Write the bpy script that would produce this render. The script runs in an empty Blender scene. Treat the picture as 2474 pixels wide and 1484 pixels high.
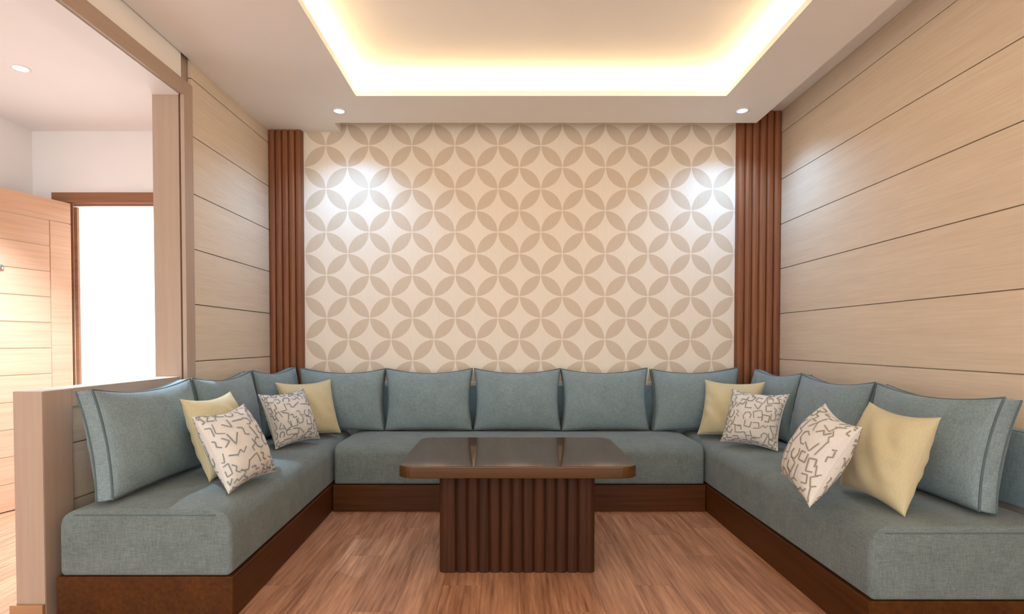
import bpy, bmesh, math, random
from mathutils import Vector, Matrix
random.seed(7)
S = bpy.context.scene
COL = S.collection
PI = math.pi

# ------------------------------------------------------------------ camera, world, exposure
F_PX, CAM_H, PITCH = 1350.0, 1.05, math.radians(1.2)
cd = bpy.data.cameras.new('camera'); cam = bpy.data.objects.new('camera', cd); COL.objects.link(cam)
cam.location = (0, 0, CAM_H); cam.rotation_euler = (PI/2 - PITCH, 0, 0)
cd.sensor_fit = 'HORIZONTAL'; cd.sensor_width = 36.0; cd.lens = 36.0*F_PX/2474
cd.shift_x = (1237-1222)/2474
cd.shift_y = ((826 + F_PX*math.tan(PITCH)) - 742)/2474
cd.clip_start = 0.02
S.camera = cam
S.view_settings.view_transform = 'Standard'; S.view_settings.look = 'None'
S.view_settings.gamma = 1.0; S.view_settings.use_curve_mapping = False
S.view_settings.exposure = 1.65
W = bpy.data.worlds.new('world'); S.world = W; W.use_nodes = True
bg = W.node_tree.nodes['Background']
bg.inputs[0].default_value = (1.0, 0.98, 0.955, 1); bg.inputs[1].default_value = 0.95
SPOT_W, HALL_W, LED_E = 13.5, 220.0, 6.4
HALL_C = (.60, .80, 1.0)
SPOT_C, LED_C = (0.32, 0.60, 1.0), (1.0, 0.74, 0.42)

# ------------------------------------------------------------------ helpers
def lin(r, g, b):
    f = lambda c: (c/255)/12.92 if c/255 <= .04045 else ((c/255+.055)/1.055)**2.4
    return (f(r), f(g), f(b), 1)

class NT:
    def __init__(s, name):
        s.m = bpy.data.materials.new(name); s.m.use_nodes = True
        s.t = s.m.node_tree; s.b = s.t.nodes['Principled BSDF']
    def n(s, typ, ins=None, **kw):
        nd = s.t.nodes.new(typ)
        for k, v in kw.items(): setattr(nd, k, v)
        for k, v in (ins or {}).items(): s.set(nd.inputs[k], v)
        return nd
    def set(s, sock, v):
        if isinstance(v, bpy.types.NodeSocket): s.t.links.new(v, sock)
        else: sock.default_value = v
    def math(s, op, a, b=None, c=None):
        nd = s.n('ShaderNodeMath', operation=op); s.set(nd.inputs[0], a)
        if b is not None: s.set(nd.inputs[1], b)
        if c is not None: s.set(nd.inputs[2], c)
        return nd.outputs[0]
    def mix(s, fac, a, b):
        nd = s.n('ShaderNodeMix', data_type='RGBA'); s.set(nd.inputs[0], fac); s.set(nd.inputs[6], a); s.set(nd.inputs[7], b)
        return nd.outputs[2]
    def ramp(s, fac, stops):
        nd = s.n('ShaderNodeValToRGB'); s.set(nd.inputs[0], fac); e = nd.color_ramp.elements
        e[0].position, e[0].color = stops[0]; e[1].position, e[1].color = stops[-1]
        for p, c in stops[1:-1]:
            x = e.new(p); x.color = c
        return nd.outputs[0]
    def coords(s, scale, rnd=0.0):
        tc = s.n('ShaderNodeTexCoord').outputs['Object']
        if rnd:
            oi = s.n('ShaderNodeObjectInfo').outputs['Random']
            off = s.n('ShaderNodeCombineXYZ', {0: s.math('MULTIPLY', oi, rnd), 1: s.math('MULTIPLY', oi, rnd*1.7), 2: s.math('MULTIPLY', oi, rnd*.6)})
            tc = s.n('ShaderNodeVectorMath', {0: tc, 1: off.outputs[0]}, operation='ADD').outputs[0]
        return s.n('ShaderNodeVectorMath', {0: tc, 1: scale}, operation='MULTIPLY').outputs[0]
    def noise(s, vec, scale=1.0, detail=3.0, rough=.55):
        return s.n('ShaderNodeTexNoise', {'Vector': vec, 'Scale': scale, 'Detail': detail, 'Roughness': rough}).outputs[0]
    def bump(s, h, strength, dist=.002):
        s.set(s.b.inputs['Normal'], s.n('ShaderNodeBump', {'Height': h, 'Strength': strength, 'Distance': dist}).outputs[0])
    def p(s, **kw):
        for k, v in kw.items(): s.set(s.b.inputs[k.replace('_', ' ')], v)
        return s.m

def wood(name, ca, cb, axis, fine=70., rough=.4, rnd=3.0, coat=0.0, bump=.15, contrast=(.3, .7), stretch=.03):
    """grain running along axis; ca dark, cb light"""
    t = NT(name)
    sc = [fine]*3; sc['xyz'.index(axis)] = fine*stretch
    v = t.coords(tuple(sc), rnd)
    n1 = t.noise(v, 1.0, 5.0, .62)
    sc2 = [fine*.14]*3; sc2['xyz'.index(axis)] = fine*.14*stretch*2
    n2 = t.noise(t.coords(tuple(sc2), rnd*1.3), 1.0, 2.0)
    g = t.math('ADD', t.math('MULTIPLY', n1, .68), t.math('MULTIPLY', n2, .32))
    col = t.ramp(g, [(contrast[0], ca), (contrast[1], cb)])
    if rnd:
        oi = t.n('ShaderNodeObjectInfo').outputs['Random']
        hs = t.n('ShaderNodeHueSaturation', {'Value': t.math('ADD', t.math('MULTIPLY', oi, .06), .97), 'Color': col})
        col = hs.outputs[0]
    t.bump(n1, bump, .001)
    if sum(cb[:3]) < .35: t.b.inputs['Specular IOR Level'].default_value = .22
    return t.p(Base_Color=col, Roughness=rough, Coat_Weight=coat, Coat_Roughness=.06)

def paint(name, c, rough=.6):
    t = NT(name); n = t.noise(t.coords((3, 3, 3)), 1.0, 2.0)
    col = t.mix(n, tuple(x*.97 for x in c[:3])+(1,), tuple(min(1, x*1.03) for x in c[:3])+(1,))
    t.bump(t.noise(t.coords((400, 400, 400)), 1.0, 1.0), .03, .0005)
    return t.p(Base_Color=col, Roughness=rough)

def fabric(name, c, spread=.16, fine=420., rough=.9):
    t = NT(name); fs = []
    for ax in range(3):
        sc = [fine]*3; sc[ax] = fine*.10
        fs.append(t.noise(t.coords(tuple(sc), 2.0), 1.0, 2.0, .7))
    h = t.math('MULTIPLY', t.math('ADD', t.math('ADD', fs[0], fs[1]), fs[2]), 1/3)
    big = t.noise(t.coords((9, 9, 9), 2.0), 1.0, 3.0)
    f = t.math('ADD', t.math('MULTIPLY', h, .85), t.math('MULTIPLY', big, .15))
    a = tuple(max(0, x*(1-spread*2)) for x in c[:3])+(1,); b = tuple(min(1, x*(1+spread*2)) for x in c[:3])+(1,)
    t.bump(h, .35, .0015)
    t.p(Base_Color=t.ramp(f, [(.36, a), (.64, b)]), Roughness=rough, Sheen_Weight=.15, Sheen_Roughness=.5)
    t.b.inputs['Specular IOR Level'].default_value = .15
    return t.m

def emit(name, c, e):
    t = NT(name); return t.p(Base_Color=(1, 1, 1, 1), Emission_Color=tuple(c)+(1,), Emission_Strength=e)

M = {}
M['ceiling'] = paint('white_ceiling_paint', lin(250, 244, 236))
M['hall'] = paint('white_hall_paint', lin(244, 241, 240))
M['wallhead'] = paint('warm_cream_paint', lin(250, 244, 236))
M['tan'] = wood('tan_laminate', lin(172, 149, 130), lin(182, 159, 140), 'z', 60, .5, .5, 0, .04)
M['tan_x'] = wood('tan_laminate_rail', lin(172, 149, 130), lin(182, 159, 140), 'y', 60, .5, .5, 0, .04)
M['panel'] = wood('light_oak_veneer', lin(212, 192, 166), lin(229, 211, 188), 'y', 130, .5, 4.0, 0, .05, (.30, .70), .03)
M['backing'] = paint('brown_groove_backing', lin(208, 187, 160))
M['dark'] = wood('dark_walnut_vertical', lin(40, 19, 7), lin(80, 44, 19), 'z', 80, .55, 5.0, .0, .12)
M['dark_x'] = wood('dark_walnut_lengthwise', lin(60, 30, 7), lin(92, 52, 16), 'x', 60, .45, 5.0, .0, .06)
M['dark_y'] = wood('dark_walnut_depthwise', lin(60, 30, 7), lin(92, 52, 16), 'y', 60, .45, 5.0, .0, .06)
M['pil'] = wood('walnut_pilaster', lin(104, 56, 28), lin(150, 92, 54), 'z', 60, .55, 4.0, .0, .1)
M['top'] = wood('polished_walnut', lin(60, 36, 10), lin(90, 58, 22), 'x', 45, .07, 0, .0, .004)
M['top'].node_tree.nodes['Principled BSDF'].inputs['Specular IOR Level'].default_value = .5
M['floor'] = wood('warm_streaky_floor', lin(134, 87, 60), lin(208, 156, 121), 'y', 70, .33, 6.0, .0, .03, (.34, .66), .05)
M['gap'] = paint('floor_joint', lin(171, 122, 91))
M['door'] = wood('honey_oak_door', lin(194, 150, 120), lin(214, 172, 142), 'x', 60, .42, 3.0, .1, .08)
M['frame'] = wood('brown_oak_frame', lin(128, 84, 54), lin(160, 110, 76), 'x', 60, .4, 1.0, .1, .08)
M['base'] = wood('oak_skirting', lin(168, 122, 84), lin(190, 146, 108), 'x', 50, .45, 1.0, 0, .05)
M['seat'] = fabric('grey_blue_linen', lin(110, 121, 119), .19, 280.)
M['seatdk'] = fabric('grey_blue_linen_piping', lin(92, 107, 109), .1)
M['cush'] = fabric('slate_blue_linen', lin(127, 144, 147), .17, 280.)
M['cream'] = fabric('cream_cotton', lin(200, 189, 152), .05, 300.)
M['white'] = fabric('off_white_cotton', lin(218, 214, 206), .04, 300.)
M['ink'] = paint('grey_print', lin(136, 142, 143), .9)
M['ink2'] = paint('taupe_print', lin(150, 142, 124), .9)
M['metal'] = NT('brushed_metal').p(Base_Color=lin(170, 168, 164), Metallic=1.0, Roughness=.35)
M['ring'] = paint('white_lamp_ring', lin(240, 238, 234), .4)
M['lens'] = emit('lamp_lens', (1.0, .98, .95), 14.0)
M['led'] = emit('warm_led', LED_C, LED_E)
# wallpaper: overlapping circle lattice, petals darker than the ground
def wallpaper():
    t = NT('petal_wallpaper'); s = .1556
    tc = t.n('ShaderNodeSeparateXYZ', {0: t.n('ShaderNodeTexCoord').outputs['Object']}).outputs
    u = t.math('MULTIPLY', t.math('ADD', tc[0], 1.302 + 20*s), 1/s); v = t.math('MULTIPLY', t.math('ADD', tc[2], -2.468 + 40*s), 1/s)
    fu, fv = t.math('FRACT', u), t.math('FRACT', v)
    par = t.math('MODULO', t.math('ADD', t.math('FLOOR', u), t.math('FLOOR', v)), 2.0)
    x = t.math('ADD', t.math('MULTIPLY', fu, t.math('SUBTRACT', 1.0, t.math('MULTIPLY', par, 2.0))), par)
    d = lambda a, b: t.math('SQRT', t.math('ADD', t.math('POWER', t.math('ABSOLUTE', t.math('SUBTRACT', x, a)), 2.0), t.math('POWER', t.math('ABSOLUTE', t.math('SUBTRACT', fv, b)), 2.0)))
    m = t.math('MAXIMUM', d(1.0, 0.0), d(0.0, 1.0))
    pet = t.n('ShaderNodeMapRange', {0: m, 1: .972, 2: .99, 3: 1.0, 4: 0.0}).outputs[0]
    g = t.noise(t.coords((220, 220, 14)), 1.0, 2.0, .6)
    light = t.mix(g, lin(230, 218, 200), lin(240, 229, 212)); dark = t.mix(g, lin(203, 186, 163), lin(214, 197, 174))
    t.bump(t.math('ADD', t.math('MULTIPLY', pet, .6), g), .12, .0008)
    return t.p(Base_Color=t.mix(pet, light, dark), Roughness=.55)
M['paper'] = wallpaper()

def mesh_obj(name, bm, mat, parent=None, smooth=False, loc=None):
    me = bpy.data.meshes.new(name); bm.normal_update(); bm.to_mesh(me); bm.free()
    me.materials.append(mat)
    if smooth: me.polygons.foreach_set('use_smooth', [True]*len(me.polygons))
    o = bpy.data.objects.new(name, me); COL.objects.link(o)
    if parent: o.parent = parent
    if loc: o.location = loc
    return o
def link_copy(o, parent, loc, rot=None):
    c = o.copy(); COL.objects.link(c); c.parent = parent; c.location = loc
    if rot: c.rotation_euler = rot
    return c
def box(bm, x0, x1, y0, y1, z0, z1, bev=0.0):
    r = bmesh.ops.create_cube(bm, size=1.0, matrix=Matrix.Translation(((x0+x1)/2, (y0+y1)/2, (z0+z1)/2)) @ Matrix.Diagonal((x1-x0, y1-y0, z1-z0, 1)))
    if bev:
        es = {e for v in r['verts'] for e in v.link_edges}
        bmesh.ops.bevel(bm, geom=list(es), offset=bev, segments=2, affect='EDGES', profile=.6)
def boxes(name, mat, lst, parent=None, bev=0.0, loc=None):
    bm = bmesh.new()
    for b in lst: box(bm, *b, bev)
    return mesh_obj(name, bm, mat, parent, loc=loc)
def empty(name, loc=(0, 0, 0), rz=0.0):
    o = bpy.data.objects.new(name, None); o.empty_display_size = .1; COL.objects.link(o)
    o.location = loc; o.rotation_euler = (0, 0, rz); return o
def tag(o, label, cat=None, group=None, kind=None):
    o['label'] = label
    if cat: o['category'] = cat
    if group: o['group'] = group
    if kind: o['kind'] = kind
    return o
def struct(o, label, cat): return tag(o, label, cat, None, 'structure')
def tube(bm, pts, r, closed=True, seg=6):
    n = len(pts); rings = []
    for i, p in enumerate(pts):
        a = pts[(i-1) % n] if (closed or i) else p; b = pts[(i+1) % n] if (closed or i < n-1) else p
        tg = (b-a).normalized(); ref = Vector((0, 1, 0)) if abs(tg.y) < .9 else Vector((1, 0, 0))
        s = tg.cross(ref).normalized(); q = s.cross(tg)
        rings.append([bm.verts.new(p + s*(r*math.cos(2*PI*k/seg)) + q*(r*math.sin(2*PI*k/seg))) for k in range(seg)])
    for i in range(n if closed else n-1):
        A, B = rings[i], rings[(i+1) % n]
        for k in range(seg): bm.faces.new((A[k], A[(k+1) % seg], B[(k+1) % seg], B[k]))
def lathe(bm, prof, seg=32):
    rings = []
    for r, z in prof: rings.append([bm.verts.new((r*math.cos(2*PI*k/seg), r*math.sin(2*PI*k/seg), z)) for k in range(seg)])
    for A, B in zip(rings, rings[1:]):
        for k in range(seg): bm.faces.new((A[k], A[(k+1) % seg], B[(k+1) % seg], B[k]))
    return rings
def rr_pts(a, b, r, seg=6, es=6):
    """rounded rectangle outline, half sizes a, b"""
    r = max(min(r, a, b), 1e-4); pts = []
    cs = [(a-r, -b+r, -PI/2), (a-r, b-r, 0), (-a+r, b-r, PI/2), (-a+r, -b+r, PI)]
    for i, (cx, cy, a0) in enumerate(cs):
        arc = [(cx+r*math.cos(a0+PI/2*k/seg), cy+r*math.sin(a0+PI/2*k/seg)) for k in range(seg+1)]
        pts += arc
        nx = cs[(i+1) % 4]; st = (nx[0]+r*math.cos(nx[2]), nx[1]+r*math.sin(nx[2])); en = arc[-1]
        for k in range(1, es): pts.append((en[0]+(st[0]-en[0])*k/es, en[1]+(st[1]-en[1])*k/es))
    return pts
def rounded_box(bm, w, l, h, re, rc, crown=0.0, warp=None, es=6, ax=1.0, ay=1.0, rb=None):
    """soft slab, centre at x/y 0, bottom z 0; warp(x, y, z) -> Vector; ax, ay squash the edge rounding per side"""
    warp = warp or (lambda x, y, z: Vector((x, y, z)))
    rb = rb or re
    prof = []
    for k in range(5): t = PI/2*k/4; prof.append((rb*(1-math.sin(t)), rb*(1-math.cos(t))))
    for k in range(8): t = PI/2*k/7; prof.append((re*(1-math.cos(t)), h-re+re*math.sin(t)))
    mx = min(w/2-re*ax, l/2-re*ay)
    if crown:
        for q in (.12, .3, .55, .8, .96): prof.append((re+mx*q, h + crown*(1-(1-q)**2)))
    rings = [[bm.verts.new(warp(x, y, z)) for x, y in rr_pts(w/2-ins*(ax if ins <= re else 1)-(0 if ins <= re else (ax-1)*re), l/2-ins*(ay if ins <= re else 1)-(0 if ins <= re else (ay-1)*re), max(rc-ins, .002), 6, es)] for ins, z in prof]
    n = len(rings[0])
    for A, B in zip(rings, rings[1:]):
        for k in range(n): bm.faces.new((A[k], A[(k+1) % n], B[(k+1) % n], B[k]))
    bm.faces.new(rings[-1]); bm.faces.new(list(reversed(rings[0])))

# ------------------------------------------------------------------ room constants
XL, XR, YB = -1.70, 1.975, 4.07          # left panelling, right panelling, wallpaper
ZC, ZT, YF = 2.565, 2.70, -1.2           # soffit, upper ceiling, open end behind the camera
HALL_X, HALL_Y, HALL_Z = -3.24, 3.85, 2.49

# ------------------------------------------------------------------ floor
fl = boxes('floor', M['gap'], [(HALL_X-.15, XR+.15, -2.2, YB+.2, -.08, -.004)])
struct(fl, 'warm streaky wood floor planks of seating area and hall', 'floor')
PW, PL, G = .165, .98, .0012
bm = bmesh.new(); box(bm, -PW/2+G/2, PW/2-G/2, -PL/2+G/2, PL/2-G/2, -.004, 0.0)
plank0 = None
ncol = int((XR - HALL_X)/PW) + 1
for i in range(ncol):
    x = HALL_X + PW*(i+.5)
    off = (.0, .42, .17, .66, .3)[i % 5]*PL
    y = YF + off + PL/2 - PL
    while y - PL/2 < YB:
        y0, y1 = max(y-PL/2, YF), min(y+PL/2, YB)
        hidden = (x < -2.1 and y0 > HALL_Y) or (x > 1.45 and y0 > 2.1) or (-1.7 < x < -1.2 and y0 > 2.1)
        if y1 - y0 > .05 and not hidden and y1 > -.4:
            if plank0 is None: plank0 = mesh_obj('plank', bm, M['floor'], fl, loc=(x, (y0+y1)/2, 0)); o = plank0
            else: o = link_copy(plank0, fl, (x, (y0+y1)/2, 0))
            o.scale = (1, (y1-y0)/PL, 1)
        y += PL

# ------------------------------------------------------------------ ceiling with cove tray
ce = boxes('ceiling', M['ceiling'], [(-1.86, XR+.12, YF, YB+.12, ZT, ZT+.08)])
struct(ce, 'white tray ceiling with glowing warm cove and lowered border', 'ceiling')
LX0, LX1, LY0, LY1, LD = -.923, 1.36, .45, 3.476, .105
CX0, CX1, CY0, CY1 = LX0-LD, LX1+LD, LY0-LD, LY1+LD
SLX, SLY, SLX0 = 1.735, 3.90, -1.188      # edges of the shadow slot
boxes('soffit', M['ceiling'], [
    (XL, CX0, YF, SLY, ZC, ZT), (XL, SLX0, SLY, YB, ZC, ZT), (CX0, SLX, CY1, SLY, ZC, ZT),
    (CX1, SLX, YF, CY1, ZC, ZT), (CX0, CX1, YF, CY0, ZC, ZT)], ce)
LZ = ZC+.034
boxes('cove_lip', M['ceiling'], [(CX0, LX0, CY0, CY1, ZC, LZ), (LX1, CX1, CY0, CY1, ZC, LZ),
                                 (LX0, LX1, LY1, CY1, ZC, LZ), (LX0, LX1, CY0, LY0, ZC, LZ)], ce)
e0, e1 = .055, .08
led = boxes('led_strip', M['led'], [(LX0-e1, LX0-e0, LY0-e1, LY1+e1, LZ, LZ+.008), (LX1+e0, LX1+e1, LY0-e1, LY1+e1, LZ, LZ+.008),
                              (LX0-e0, LX1+e0, LY1+e0, LY1+e1, LZ, LZ+.008), (LX0-e0, LX1+e0, LY0-e1, LY0-e0, LZ, LZ+.008)], ce)
led['label'] = 'warm white light strip behind the cove lip'

# ------------------------------------------------------------------ walls
wb = boxes('wall_back', M['paper'], [(-1.86, XR+.12, YB, YB+.12, 0, ZT)])
struct(wb, 'back wall papered with interlocking beige petal circles', 'wall')
def panel_wall(parent, xface, thick, sgn, y0, y1, cuts, mat):
    """horizontal boards standing proud of the backing, one object per board; sgn +1 faces +x"""
    for za, zb in zip(cuts, cuts[1:]):
        g = .0024
        xa, xb = (xface-thick, xface) if sgn > 0 else (xface, xface+thick)
        bm = bmesh.new(); box(bm, xa, xb, y0, y1, za+g, zb-g, .0015)
        mesh_obj('panel', bm, mat, parent)
wr = boxes('wall_right', M['backing'], [(XR+.016, XR+.12, YF, YB, 0, ZT)])
struct(wr, 'right wall clad in wide light oak horizontal boards', 'wall')
panel_wall(wr, XR, .02, -1, YF, YB, [0, .28, .602, .925, 1.252, 1.574, 1.894, 2.214, 2.545, ZT], M['panel'])
wl = boxes('wall_left', M['tan'], [(-1.86, -1.722, 2.965, YB, 0, ZT)])
struct(wl, 'left wall stub with light oak horizontal boards beside the opening', 'wall')
panel_wall(wl, XL, .02, 1, 3.05, YB, [0, .30, .62, .943, 1.254, 1.555, 1.855, 2.165, 2.474, ZT], M['panel'])
wh = boxes('wall_header', M['wallhead'], [(-1.86, -1.706, YF, 2.965, 2.366, ZT)])
struct(wh, 'cream painted header beam over the opening to the hall', 'wall')
boxes('underside_lining', M['hall'], [(-1.86, -1.716, YF, 2.965, 2.35, 2.366)], wh)
t1 = boxes('trim_1', M['tan'], [(-1.713, -1.692, 2.965, 3.048, .0, 2.43)], bev=.002)
struct(t1, 'tan casing framing the opening between seating area and hall', 'trim')
boxes('header_casing', M['tan_x'], [(-1.7055, -1.692, YF, 2.965, 2.350, 2.43)], t1, .002)
# half-height wall behind the left sofa
HW0, HW1, HWI, HWO = 2.085, 2.963, -1.735, -1.845
lw = boxes('wall_low', M['tan'], [(HWO, HWI, HW0, HW0+.15, 0, .865)], bev=.006)
struct(lw, 'half height tan partition wall behind the left sofa', 'wall')
boxes('top_rail', M['tan_x'], [(HWO, HWI, HW0+.15, HW1, .79, .865)], lw, .003)
boxes('core', M['backing'], [(HWO+.002, HWI-.035, HW0+.15, HW1, 0, .79)], lw)
panel_wall(lw, HWI-.02, .014, 1, HW0+.15, HW1, [0, .19, .41, .64, .79], M['panel'])
for a, b, in (((HWO-.014, HWI+.0, HW0-.014, HW0), 0), ((HWO-.014, HWO, HW0, HW1), 1)):
    boxes('skirting', M['base'], [(*a, 0, .062)], lw, .002)
# entrance hall
hf = boxes('wall_hall_far', M['hall'], [(HALL_X-.12, -2.962, HALL_Y, HALL_Y+.17, 0, HALL_Z), (-2.962, -2.10, HALL_Y, HALL_Y+.17, 1.995, HALL_Z), (-2.10, -1.86, HALL_Y, HALL_Y+.17, 0, HALL_Z)])
struct(hf, 'white far hall wall pierced by the bright entrance doorway', 'wall')
hl = boxes('wall_hall_left', M['hall'], [(HALL_X-.12, HALL_X, YF, HALL_Y, 0, HALL_Z)])
struct(hl, 'white side wall of the entrance hall', 'wall')
hc = boxes('ceiling_hall', M['hall'], [(HALL_X-.12, -1.86, YF, HALL_Y+.17, HALL_Z, HALL_Z+.08)])
struct(hc, 'white ceiling of the entrance hall', 'ceiling')
# door frame and open leaf
t2 = boxes('trim_2', M['frame'], [(-3.09, -1.97, HALL_Y-.03, HALL_Y, 1.998, 2.066)], bev=.002)
struct(t2, 'brown oak casing around the entrance doorway', 'trim')
for x0, x1 in ((-3.09, -2.966), (-2.10, -1.97)):
    boxes('casing', M['frame'], [(x0, x1, HALL_Y-.012, HALL_Y, 0, 1.998)], t2, .002)
boxes('door_stop', M['frame'], [(-2.962, -2.938, HALL_Y-.002, HALL_Y+.016, 0, 1.972), (-2.962, -2.10, HALL_Y-.002, HALL_Y+.016, 1.980, 1.995)], t2)
ang = math.atan2(-.43, -.118)
dr = empty('door_1', (-2.957, HALL_Y-.034, .004), ang)
struct(dr, 'open honey oak entrance door with horizontal grooved boards', 'door')
DW, DH, DT, ST, TR_ = .84, 1.985, .040, .135, .142
yy = (-DT, 0.0)   # visible face at local y = 0 ... swung towards the hall
boxes('core', M['backing'], [(0.01, DW-.01, -DT+.006, -.006, .01, DH-.01)], dr)
boxes('stile', M['door'], [(0, ST, -DT, 0, 0, DH-TR_)], dr, .002)
boxes('stile', M['door'], [(DW-ST, DW, -DT, 0, 0, DH-TR_)], dr, .002)
boxes('top_rail', M['door'], [(0, DW, -DT, 0, DH-TR_+.003, DH)], dr, .002)
n = 11; ph = (DH-TR_)/n; pl0 = None
for k in range(n):
    if pl0 is None: pl0 = boxes('plank', M['door'], [(ST+.005, DW-ST-.005, -DT+.001, -.001, .002, ph-.003)], dr, .0015)
    else: link_copy(pl0, dr, (0, 0, ph*k))
bm = bmesh.new(); rg = lathe(bm, [(.012, -.001), (.016, .0), (.016, .006), (.010, .009), (.009, .004), (.0001, .004)], 20)
vw = mesh_obj('door_viewer', bm, M['metal'], dr, True, (.425, 0, 1.50)); vw.rotation_euler = (-PI/2, 0, 0); vw['label'] = 'round metal peephole'

# ------------------------------------------------------------------ downlights
def downlight(loc, label, group, watts, size=2.35, power_c=SPOT_C):
    d = empty('downlight', loc); tag(d, label, 'ceiling light', group)
    bm = bmesh.new(); lathe(bm, [(.030, .0), (.031, -.005), (.044, -.004), (.046, .0)], 32); mesh_obj('trim_ring', bm, M['ring'], d, True)
    bm = bmesh.new(); r = lathe(bm, [(.031, -.003), (.022, -.0025)], 32); bm.faces.new(list(reversed(r[-1]))); mesh_obj('lens', bm, M['lens'], d)
    ld = bpy.data.lights.new('downlight_beam', 'SPOT'); ld.energy = watts; ld.color = power_c; ld.spot_size = size; ld.spot_blend = .8; ld.shadow_soft_size = .03
    lo = bpy.data.objects.new('downlight_beam', ld); COL.objects.link(lo); lo.parent = d; lo.location = (0, 0, -.012)
    return d
downlight((-1.092, 3.695, ZC), 'small round white downlight in ceiling border above left end of wallpaper', 'ceiling border downlights', SPOT_W)
downlight((1.548, 3.69, ZC), 'small round white downlight in ceiling border above right fluted pilaster', 'ceiling border downlights', SPOT_W)
downlight((-2.552, 2.97, HALL_Z), 'small round white downlight in the hall ceiling', None, HALL_W, 1.5, HALL_C)

# ------------------------------------------------------------------ fluted pilasters
def flute_mesh(w, d, h, seg=8):
    bm = bmesh.new()
    pr = [(-w/2, 0)] + [(-w/2*math.cos(PI*k/seg)*.985, -d*math.sin(PI*k/seg)**.6) for k in range(1, seg)] + [(w/2, 0)]
    lo = [bm.verts.new((x, y, 0)) for x, y in pr]; hi = [bm.verts.new((x, y, h)) for x, y in pr]
    for k in range(len(pr)-1): bm.faces.new((lo[k], lo[k+1], hi[k+1], hi[k]))
    bm.faces.new([bm.verts.new(v.co) for v in hi]); bm.faces.new([bm.verts.new(v.co) for v in reversed(lo)])
    bm.faces.new([bm.verts.new(v.co) for v in (lo[-1], lo[0], hi[0], hi[-1])])
    return bm
def pilaster(x0, x1, n, h, label):
    p = empty('fluted_pilaster', ((x0+x1)/2, YB, 0)); tag(p, label, 'pilaster', 'fluted walnut pilasters')
    hw = (x1-x0)/2
    boxes('core', M['pil'], [(-hw, hw, -.032, -.001, 0, h)], p)
    w = (x1-x0)/n; f0 = mesh_obj('flute', flute_mesh(w*.97, .022, h), M['pil'], p, True, (-hw+w/2, -.0318, 0))
    for k in range(1, n): link_copy(f0, p, (-hw+w*(k+.5), -.0318, 0))
pilaster(XL+.001, -1.462, 5, ZC-.002, 'fluted walnut pilaster between left oak boards and petal wallpaper')
pilaster(1.662, XR-.001, 6, ZT-.004, 'fluted walnut pilaster between petal wallpaper and right oak wall')

# ------------------------------------------------------------------ sofas
ZP, ZS = .164, .418
def sofa(name_label, cx, cy, w, l, matkey, warp, ax=1.0, ay=.28):
    s = empty('banquette_sofa', (cx, cy, 0)); tag(s, name_label, 'sofa', 'built-in sofa sections')
    bm = bmesh.new(); pts = [(-w/2, -l/2), (w/2, -l/2), (w/2, l/2), (-w/2, l/2)]
    lo = [bm.verts.new(warp(x, y, 0)) for x, y in pts]; hi = [bm.verts.new(warp(x, y, ZP)) for x, y in pts]
    for k in range(4): bm.faces.new((lo[k], lo[(k+1) % 4], hi[(k+1) % 4], hi[k]))
    bm.faces.new(hi); bm.faces.new(list(reversed(lo)))
    bmesh.ops.bevel(bm, geom=bm.edges[:], offset=.003, segments=1, affect='EDGES')
    o = mesh_obj('plinth', bm, M[matkey], s); o['label'] = 'dark walnut plinth'
    bm = bmesh.new(); rounded_box(bm, w-.012, l-.012, ZS-ZP-.004, .075, .02, .016, lambda x, y, z: warp(x, y, z+ZP+.003), 8, ax, ay, .018)
    c = mesh_obj('seat_cushion', bm, M['seat'], s, True); c['label'] = 'thick grey blue linen seat cushion'
    if ay < ax:                                            # stitched edge along the open end
        bm = bmesh.new(); zz = ZS-.001-.293*.075; yy_ = -l/2+.006+.293*.075*ay
        tube(bm, [warp(-w/2+.06+(w-.12)*q/16, yy_-.0006, zz) for q in range(17)], .0024, False, 5)
        mesh_obj('seam', bm, M['seatdk'], c, True)
    return s
idw = lambda x, y, z: Vector((x, y, z))
lw_, ll_ = .600, 1.925
def warpL(x, y, z):   # left section is a touch wider at its near end
    t = max(0, x/lw_+.5); return Vector((x + .066*t*(.5-y/ll_)*1.0, y, z))
sL = sofa('long grey blue linen sofa section against the half height partition', -1.094-lw_/2, 2.085+ll_/2, lw_, ll_, 'dark_y', warpL)
sB = sofa('grey blue linen sofa section below the petal wallpaper', .083, 3.432+.62/2, 2.304, .62, 'dark_x', idw, .28, 1.0)
sR = sofa('long grey blue linen sofa section against the right oak wall', 1.238+.725/2, 1.885+2.125/2, .725, 2.125, 'dark_y', idw)
# upholstered back pads behind the loose cushions
def pad(label, x0, x1, y0, y1, z0, z1):
    o = empty('back_pad', ((x0+x1)/2, (y0+y1)/2, z0)); tag(o, label, 'back pad', 'low upholstered back pads')
    bm = bmesh.new(); rounded_box(bm, x1-x0, y1-y0, z1-z0, .012, .012, 0); mesh_obj('cover', bm, M['cush'], o, True)
    bm = bmesh.new(); tube(bm, [Vector((x, y, z1-z0-.004)) for x, y in rr_pts((x1-x0)/2-.004, (y1-y0)/2-.004, .01, 3, 4)], .002, True, 5)
    mesh_obj('piping', bm, M['seatdk'], o, True)
pad('low grey blue back pad against the petal wallpaper behind cushions', -1.06, 1.22, 4.026, 4.062, ZS+.004, .735)
pad('low grey blue back pad against the right oak wall behind cushions', 1.932, 1.968, 1.90, 4.0, ZS+.004, .715)

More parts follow.
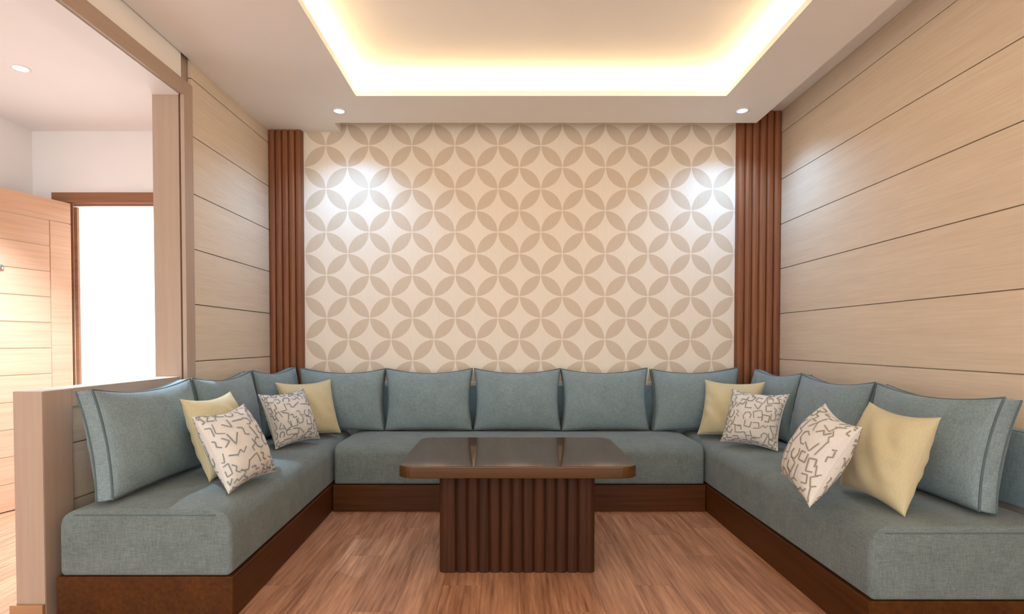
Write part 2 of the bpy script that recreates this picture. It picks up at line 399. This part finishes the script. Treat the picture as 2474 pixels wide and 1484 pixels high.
# ------------------------------------------------------------------ loose cushions
def surf(u, v, w, h, g, b, k, wr, sd):
    """front surface point of a cushion; u, v in -1..1, local y forward is negative; k = side, top, bottom concavity"""
    ks, kt, kb = k
    x = w/2*u*(1 - ks*(1-v*v)*abs(u)**3); z = h/2*v*(1 - (kt if v > 0 else kb)*(1-u*u)*abs(v)**3)
    e = max(0.0, (1-u*u))*max(0.0, (1-v*v))
    y = -(g/2 + b*e**.5)
    y += wr*math.sin(v*17+sd+2*math.sin(u*5+sd))*abs(u)**4*(1-abs(v))*(1-abs(u))*4
    y += wr*.6*math.sin(u*9+v*6+sd*2)*e
    return Vector((x, y, z))
def grid_us(n):
    # denser towards the rim
    return [math.sin(PI/2*(2*i/n-1))*.75 + .25*(2*i/n-1) for i in range(n+1)]
def cushion_body(bm, w, h, g, b, k, wr, sd, n=22):
    us = grid_us(n); A, B = {}, {}
    for i, u in enumerate(us):
        for j, v in enumerate(us):
            p = surf(u, v, w, h, g, b, k, wr, sd); A[i, j] = bm.verts.new(p)
            rim = i in (0, n) or j in (0, n)
            if rim and g == 0: B[i, j] = A[i, j]
            else:
                q = surf(-u, v, w, h, g, b*.9, k, wr, sd+2); B[i, j] = bm.verts.new((p.x, -q.y, p.z))
    for i in range(n):
        for j in range(n):
            bm.faces.new((A[i, j], A[i+1, j], A[i+1, j+1], A[i, j+1])); bm.faces.new((B[i, j], B[i, j+1], B[i+1, j+1], B[i+1, j]))
    if g:
        rim = [(i, 0) for i in range(n)] + [(n, j) for j in range(n)] + [(n-i, n) for i in range(n)] + [(0, n-j) for j in range(n)]
        mid = []
        for i, j in rim:
            a = A[i, j].co; s = 1.012 if not ((i in (0, n)) and (j in (0, n))) else 1.0
            mid.append(bm.verts.new((a.x*s, 0, a.z*s)))
        for q in range(len(rim)):
            r = (q+1) % len(rim); a, a2, b_, b2 = A[rim[q]], A[rim[r]], B[rim[q]], B[rim[r]]
            bm.faces.new((a2, a, mid[q], mid[r])); bm.faces.new((mid[r], mid[q], b_, b2))
def rim_pts(w, h, g, b, k, back, n=28):
    us = [2*i/n-1 for i in range(n)]
    P = [(u, -1) for u in us] + [(1, u) for u in us] + [(-u, 1) for u in us] + [(-1, -u) for u in us]
    out = []
    for u, v in P:
        p = surf(u, v, w, h, g, b, k, 0, 0); out.append(Vector((p.x, -p.y if back else p.y, p.z)))
    return out
def rotvec(r):
    v = Vector(r); return Matrix.Rotation(v.length, 3, v.normalized())
def back_cushion(pos, yaw, tilt, w, h, label, group, sd, roll=0.0, bulge=.076, k=(.075, .17, .03)):
    """pos = centre of the bottom edge on the seat; yaw 0 faces the camera (-y)"""
    g = .062
    pos = (pos[0], pos[1], ZS+.018+math.sin(tilt)*.03)
    o = empty('back_cushion', pos); tag(o, label, 'cushion', group)
    R = Matrix.Rotation(yaw, 3, 'Z') @ Matrix.Rotation(-tilt, 3, 'X') @ Matrix.Rotation(roll, 3, 'Y')
    o.rotation_euler = R.to_euler()
    bm = bmesh.new(); cushion_body(bm, w, h, g, bulge, k, .006, sd)
    c = mesh_obj('cover', bm, M['cush'], o, True, (0, 0, h/2))
    bm = bmesh.new(); tube(bm, rim_pts(w, h, g, bulge, k, False), .0044); tube(bm, rim_pts(w, h, g, bulge, k, True), .0044)
    mesh_obj('piping', bm, M['seatdk'], o, True, (0, 0, h/2))
    return o
GB, GL, GR = 'loose back cushions along the back sofa', 'loose back cushions on the left sofa', 'loose back cushions on the right sofa'
zb = ZS + .008
BX = [(-1.142, .59), (-.535, .60), (.080, .60), (.690, .60), (1.325, .60)]
BL = ['grey blue back cushion below wallpaper, next to left pilaster', 'grey blue back cushion, second from the left pilaster along wallpaper',
      'grey blue back cushion at the middle of the wallpapered wall', 'grey blue back cushion, second from the right pilaster along wallpaper',
      'grey blue back cushion below wallpaper, next to right pilaster']
for i, (x, w) in enumerate(BX):
    back_cushion((x, 3.893, zb), (.02, 0, -.01, .01, -.02)[i], .06, w, .425, BL[i], GB, i*1.7, (.01, 0, .0, -.01, -.02)[i])
LL = ['grey blue back cushion at the open end of the half height partition', 'grey blue back cushion at the middle of the left sofa', 'grey blue back cushion in the corner by left pilaster']
back_cushion((-1.535, 2.455, zb), PI/2, .17, .66, .428, LL[0], GL, 3.1, .0)
back_cushion((-1.535, 3.125, zb), PI/2, .17, .64, .428, LL[1], GL, 4.4, .0)
back_cushion((-1.520, 3.730, zb), PI/2-.14, .12, .52, .43, LL[2], GL, 5.2, .0)
RL = ['grey blue back cushion at the open end of the right sofa', 'grey blue back cushion at the middle of the right sofa', 'grey blue back cushion in the corner by right pilaster']
back_cushion((1.715, 2.315, zb), -PI/2, .20, .68, .412, RL[0], GR, 6.3, .0)
back_cushion((1.715, 3.000, zb), -PI/2, .20, .66, .415, RL[1], GR, 7.7, .0)
back_cushion((1.715, 3.625, zb), -PI/2+.06, .18, .56, .42, RL[2], GR, 8.8, .0)

# ------------------------------------------------------------------ small pillows
def stroke_mesh(bm, sz, b, k, rnd, cells, wid, back=False):
    """printed line motifs lying on the pillow front"""
    ev = lambda q: .78*math.sin(PI/2*max(-1, min(1, q))) + .22*q      # spread the print evenly over the curved face
    def P(u, v):
        u, v = ev(u), ev(v)
        q = surf(max(-.985, min(.985, u)), max(-.985, min(.985, v)), sz, sz, 0, b, k, .002, 0)
        if back: r = surf(-max(-.985, min(.985, u)), max(-.985, min(.985, v)), sz, sz, 0, b*.9, k, .002, 2); q = Vector((q.x, -r.y, q.z))
        return q
    shapes = [[(-.5, .5), (-.5, -.4), (.4, -.4), (.4, .5)], [(-.5, .5), (-.5, -.5), (.5, -.5)], [(-.5, .4), (0, -.5), (.5, .4)],
              [(-.5, -.5), (-.2, .1), (.2, -.1), (.5, .5)], [(-.6, 0), (.6, .1)], [(-.5, .4), (-.1, .5), (.4, .2), (.4, -.3), (0, -.5), (-.4, -.3)],
              [(-.5, -.4), (-.5, .4), (.5, .4), (.5, -.4), (-.1, -.4)], [(-.5, .5), (.1, .5), (.1, -.1), (.6, -.1)]]
    for ci in range(cells):
        for cj in range(cells):
            cu = -1 + 2*(ci+.5)/cells + rnd.uniform(-.04, .04); cv = -1 + 2*(cj+.5)/cells + rnd.uniform(-.04, .04)
            sh = rnd.choice(shapes); a = rnd.choice((0, PI/2, PI, -PI/2)) + rnd.uniform(-.5, .5); s = 1.8/cells*rnd.uniform(.75, 1.05)
            pts = [(cu + s*(x*math.cos(a)-y*math.sin(a)), cv + s*(x*math.sin(a)+y*math.cos(a))) for x, y in sh]
            fine = [pts[0]]
            for p, q in zip(pts, pts[1:]):
                for t in [q/8 for q in range(1, 9)]: fine.append((p[0]+(q[0]-p[0])*t, p[1]+(q[1]-p[1])*t))
            # round the elbows
            sm = [fine[0]] + [((fine[i-1][0]+8*fine[i][0]+fine[i+1][0])/10, (fine[i-1][1]+8*fine[i][1]+fine[i+1][1])/10) for i in range(1, len(fine)-1)] + [fine[-1]]
            prev = None; wd = wid*rnd.uniform(.8, 1.2)
            for i, (u, v) in enumerate(sm):
                if abs(u) > .95 or abs(v) > .95: prev = None; continue
                p = P(u, v); n = (P(u+.01, v)-P(u-.01, v)).cross(P(u, v+.01)-P(u, v-.01)).normalized()
                q0, q1 = sm[max(i-1, 0)], sm[min(i+1, len(sm)-1)]
                tg = (P(*q1)-P(*q0)); tg = tg.normalized() if tg.length > 1e-6 else Vector((1, 0, 0))
                if (n.y > 0) != back: n = -n
                sd = n.cross(tg).normalized()*wd/2; c = p + n*.0022
                cur = (bm.verts.new(c-sd), bm.verts.new(c+sd))
                if prev: bm.faces.new((prev[0], prev[1], cur[1], cur[0]))
                prev = cur
def pillow(p, kind, label, group, seed, scale=1.0, cells=7, ink='ink', b=.088, k=(.12, .14, .10)):
    """p = centre, rotation vector, size (fitted once to the place where it leans)"""
    R = rotvec(p[3:6]); sz = p[6]*scale; C = Vector(p[:3])
    foot = R @ Vector((0, 0, -sz/2))
    o = empty('throw_pillow', C+foot); o.rotation_euler = R.to_euler(); tag(o, label, 'pillow', group)
    bm = bmesh.new(); cushion_body(bm, sz, sz, 0, b, k, .009 if kind == 'cream' else .002, seed if kind == 'cream' else 0, 44)
    mesh_obj('cover', bm, M[kind], o, True, (0, 0, sz/2))
    bm = bmesh.new(); tube(bm, rim_pts(sz, sz, 0, b, k, False), .0022, True, 5)
    mesh_obj('edge_seam', bm, M[kind], o, True, (0, 0, sz/2))
    if kind == 'white':
        bm = bmesh.new(); stroke_mesh(bm, sz, b, k, random.Random(seed), cells, .0054); stroke_mesh(bm, sz, b, k, random.Random(seed+50), cells, .0054, True)
        q = mesh_obj('printed_motif', bm, M[ink], o, False, (0, 0, sz/2)); q['label'] = 'grey broken line print'; q['kind'] = 'stuff'
    return o
GC, GP = 'cream throw pillows', 'patterned throw pillows'
pillow([-1.352, 2.64, .615, -.276, -.255, 1.478, .385], 'cream', 'plain cream pillow behind a patterned pillow near the partition end', GC, 1)
pillow([-1.185, 2.451, .592, -.343, -.346, 1.396, .350], 'white', 'off white pillow with grey line print near the open end of left sofa', GP, 11, 1.0, 8)
pillow([-1.29, 3.335, .598, -.336, -.249, 1.073, .333], 'white', 'off white line print pillow in the corner by left pilaster', GP, 12, 1.0, 9)
pillow([-1.285, 3.64, .616, -.339, -.15, .759, .376], 'cream', 'plain cream pillow in the corner by left pilaster', GC, 2, 1.0)
pillow([1.455, 3.61, .616, -.351, .126, -.68, .380], 'cream', 'plain cream pillow in the corner by right pilaster', GC, 3)
pillow([1.46, 3.28, .599, -.349, .192, -.811, .336], 'white', 'off white line print pillow in the corner by right pilaster', GP, 13, 1.0, 9, 'ink2')
pillow([1.240, 2.212, .610, -.22, .50, -1.68, .340], 'white', 'off white pillow with taupe line print propped askew on right sofa', GP, 14, 1.03, 8, 'ink2', .092)
pillow([1.47, 2.154, .613, -.212, .27, -1.525, .372], 'cream', 'plain cream pillow leaning at the open end of right sofa', GC, 4)

# ------------------------------------------------------------------ coffee table
tb = empty('coffee_table', (.052, 2.75, 0)); tag(tb, 'low walnut coffee table with polished top and fluted pedestal', 'table')
TW, TD, TH, TT = 1.042, .738, .515, .052
bm = bmesh.new(); rounded_box(bm, TW, TD, TT, .004, .075, 0); tt = mesh_obj('table_top', bm, M['top'], tb, False, (0, 0, TH-TT))
for pgn in tt.data.polygons: pgn.use_smooth = len(pgn.vertices) == 4
tt['label'] = 'polished walnut top with rounded corners'
BW, BD, BH, RC = .71, .47, TH-TT, .028
boxes('pedestal_core', M['dark'], [(-BW/2+.016, BW/2-.016, -BD/2+.016, BD/2-.016, 0, BH)], tb)
nx, ny = 13, 8
wx, wy = (BW-2*RC)/nx, (BD-2*RC)/ny
fx = mesh_obj('flute', flute_mesh(wx*.95, .015, BH), M['dark'], tb, True, (-BW/2+RC+wx/2, -BD/2+.016, 0)); fy = None
for k in range(nx):
    x = -BW/2+RC+wx*(k+.5)
    if k: link_copy(fx, tb, (x, -BD/2+.016, 0))
    link_copy(fx, tb, (x, BD/2-.016, 0), (0, 0, PI))
for k in range(ny):
    y = -BD/2+RC+wy*(k+.5)
    if fy is None: fy = mesh_obj('flute', flute_mesh(wy*.95, .015, BH), M['dark'], tb, True, (BW/2-.016, y, 0)); fy.rotation_euler = (0, 0, PI/2)
    else: link_copy(fy, tb, (BW/2-.016, y, 0), (0, 0, PI/2))
    link_copy(fy, tb, (-BW/2+.016, y, 0), (0, 0, -PI/2))
bm = bmesh.new(); lathe(bm, [(RC*.98, 0), (RC*.98, BH)], 20)
cp = mesh_obj('corner_post', bm, M['dark'], tb, True, (-BW/2+RC, -BD/2+RC, 0))
for sx, sy in ((1, -1), (1, 1), (-1, 1)): link_copy(cp, tb, (sx*(BW/2-RC), sy*(BD/2-RC), 0))
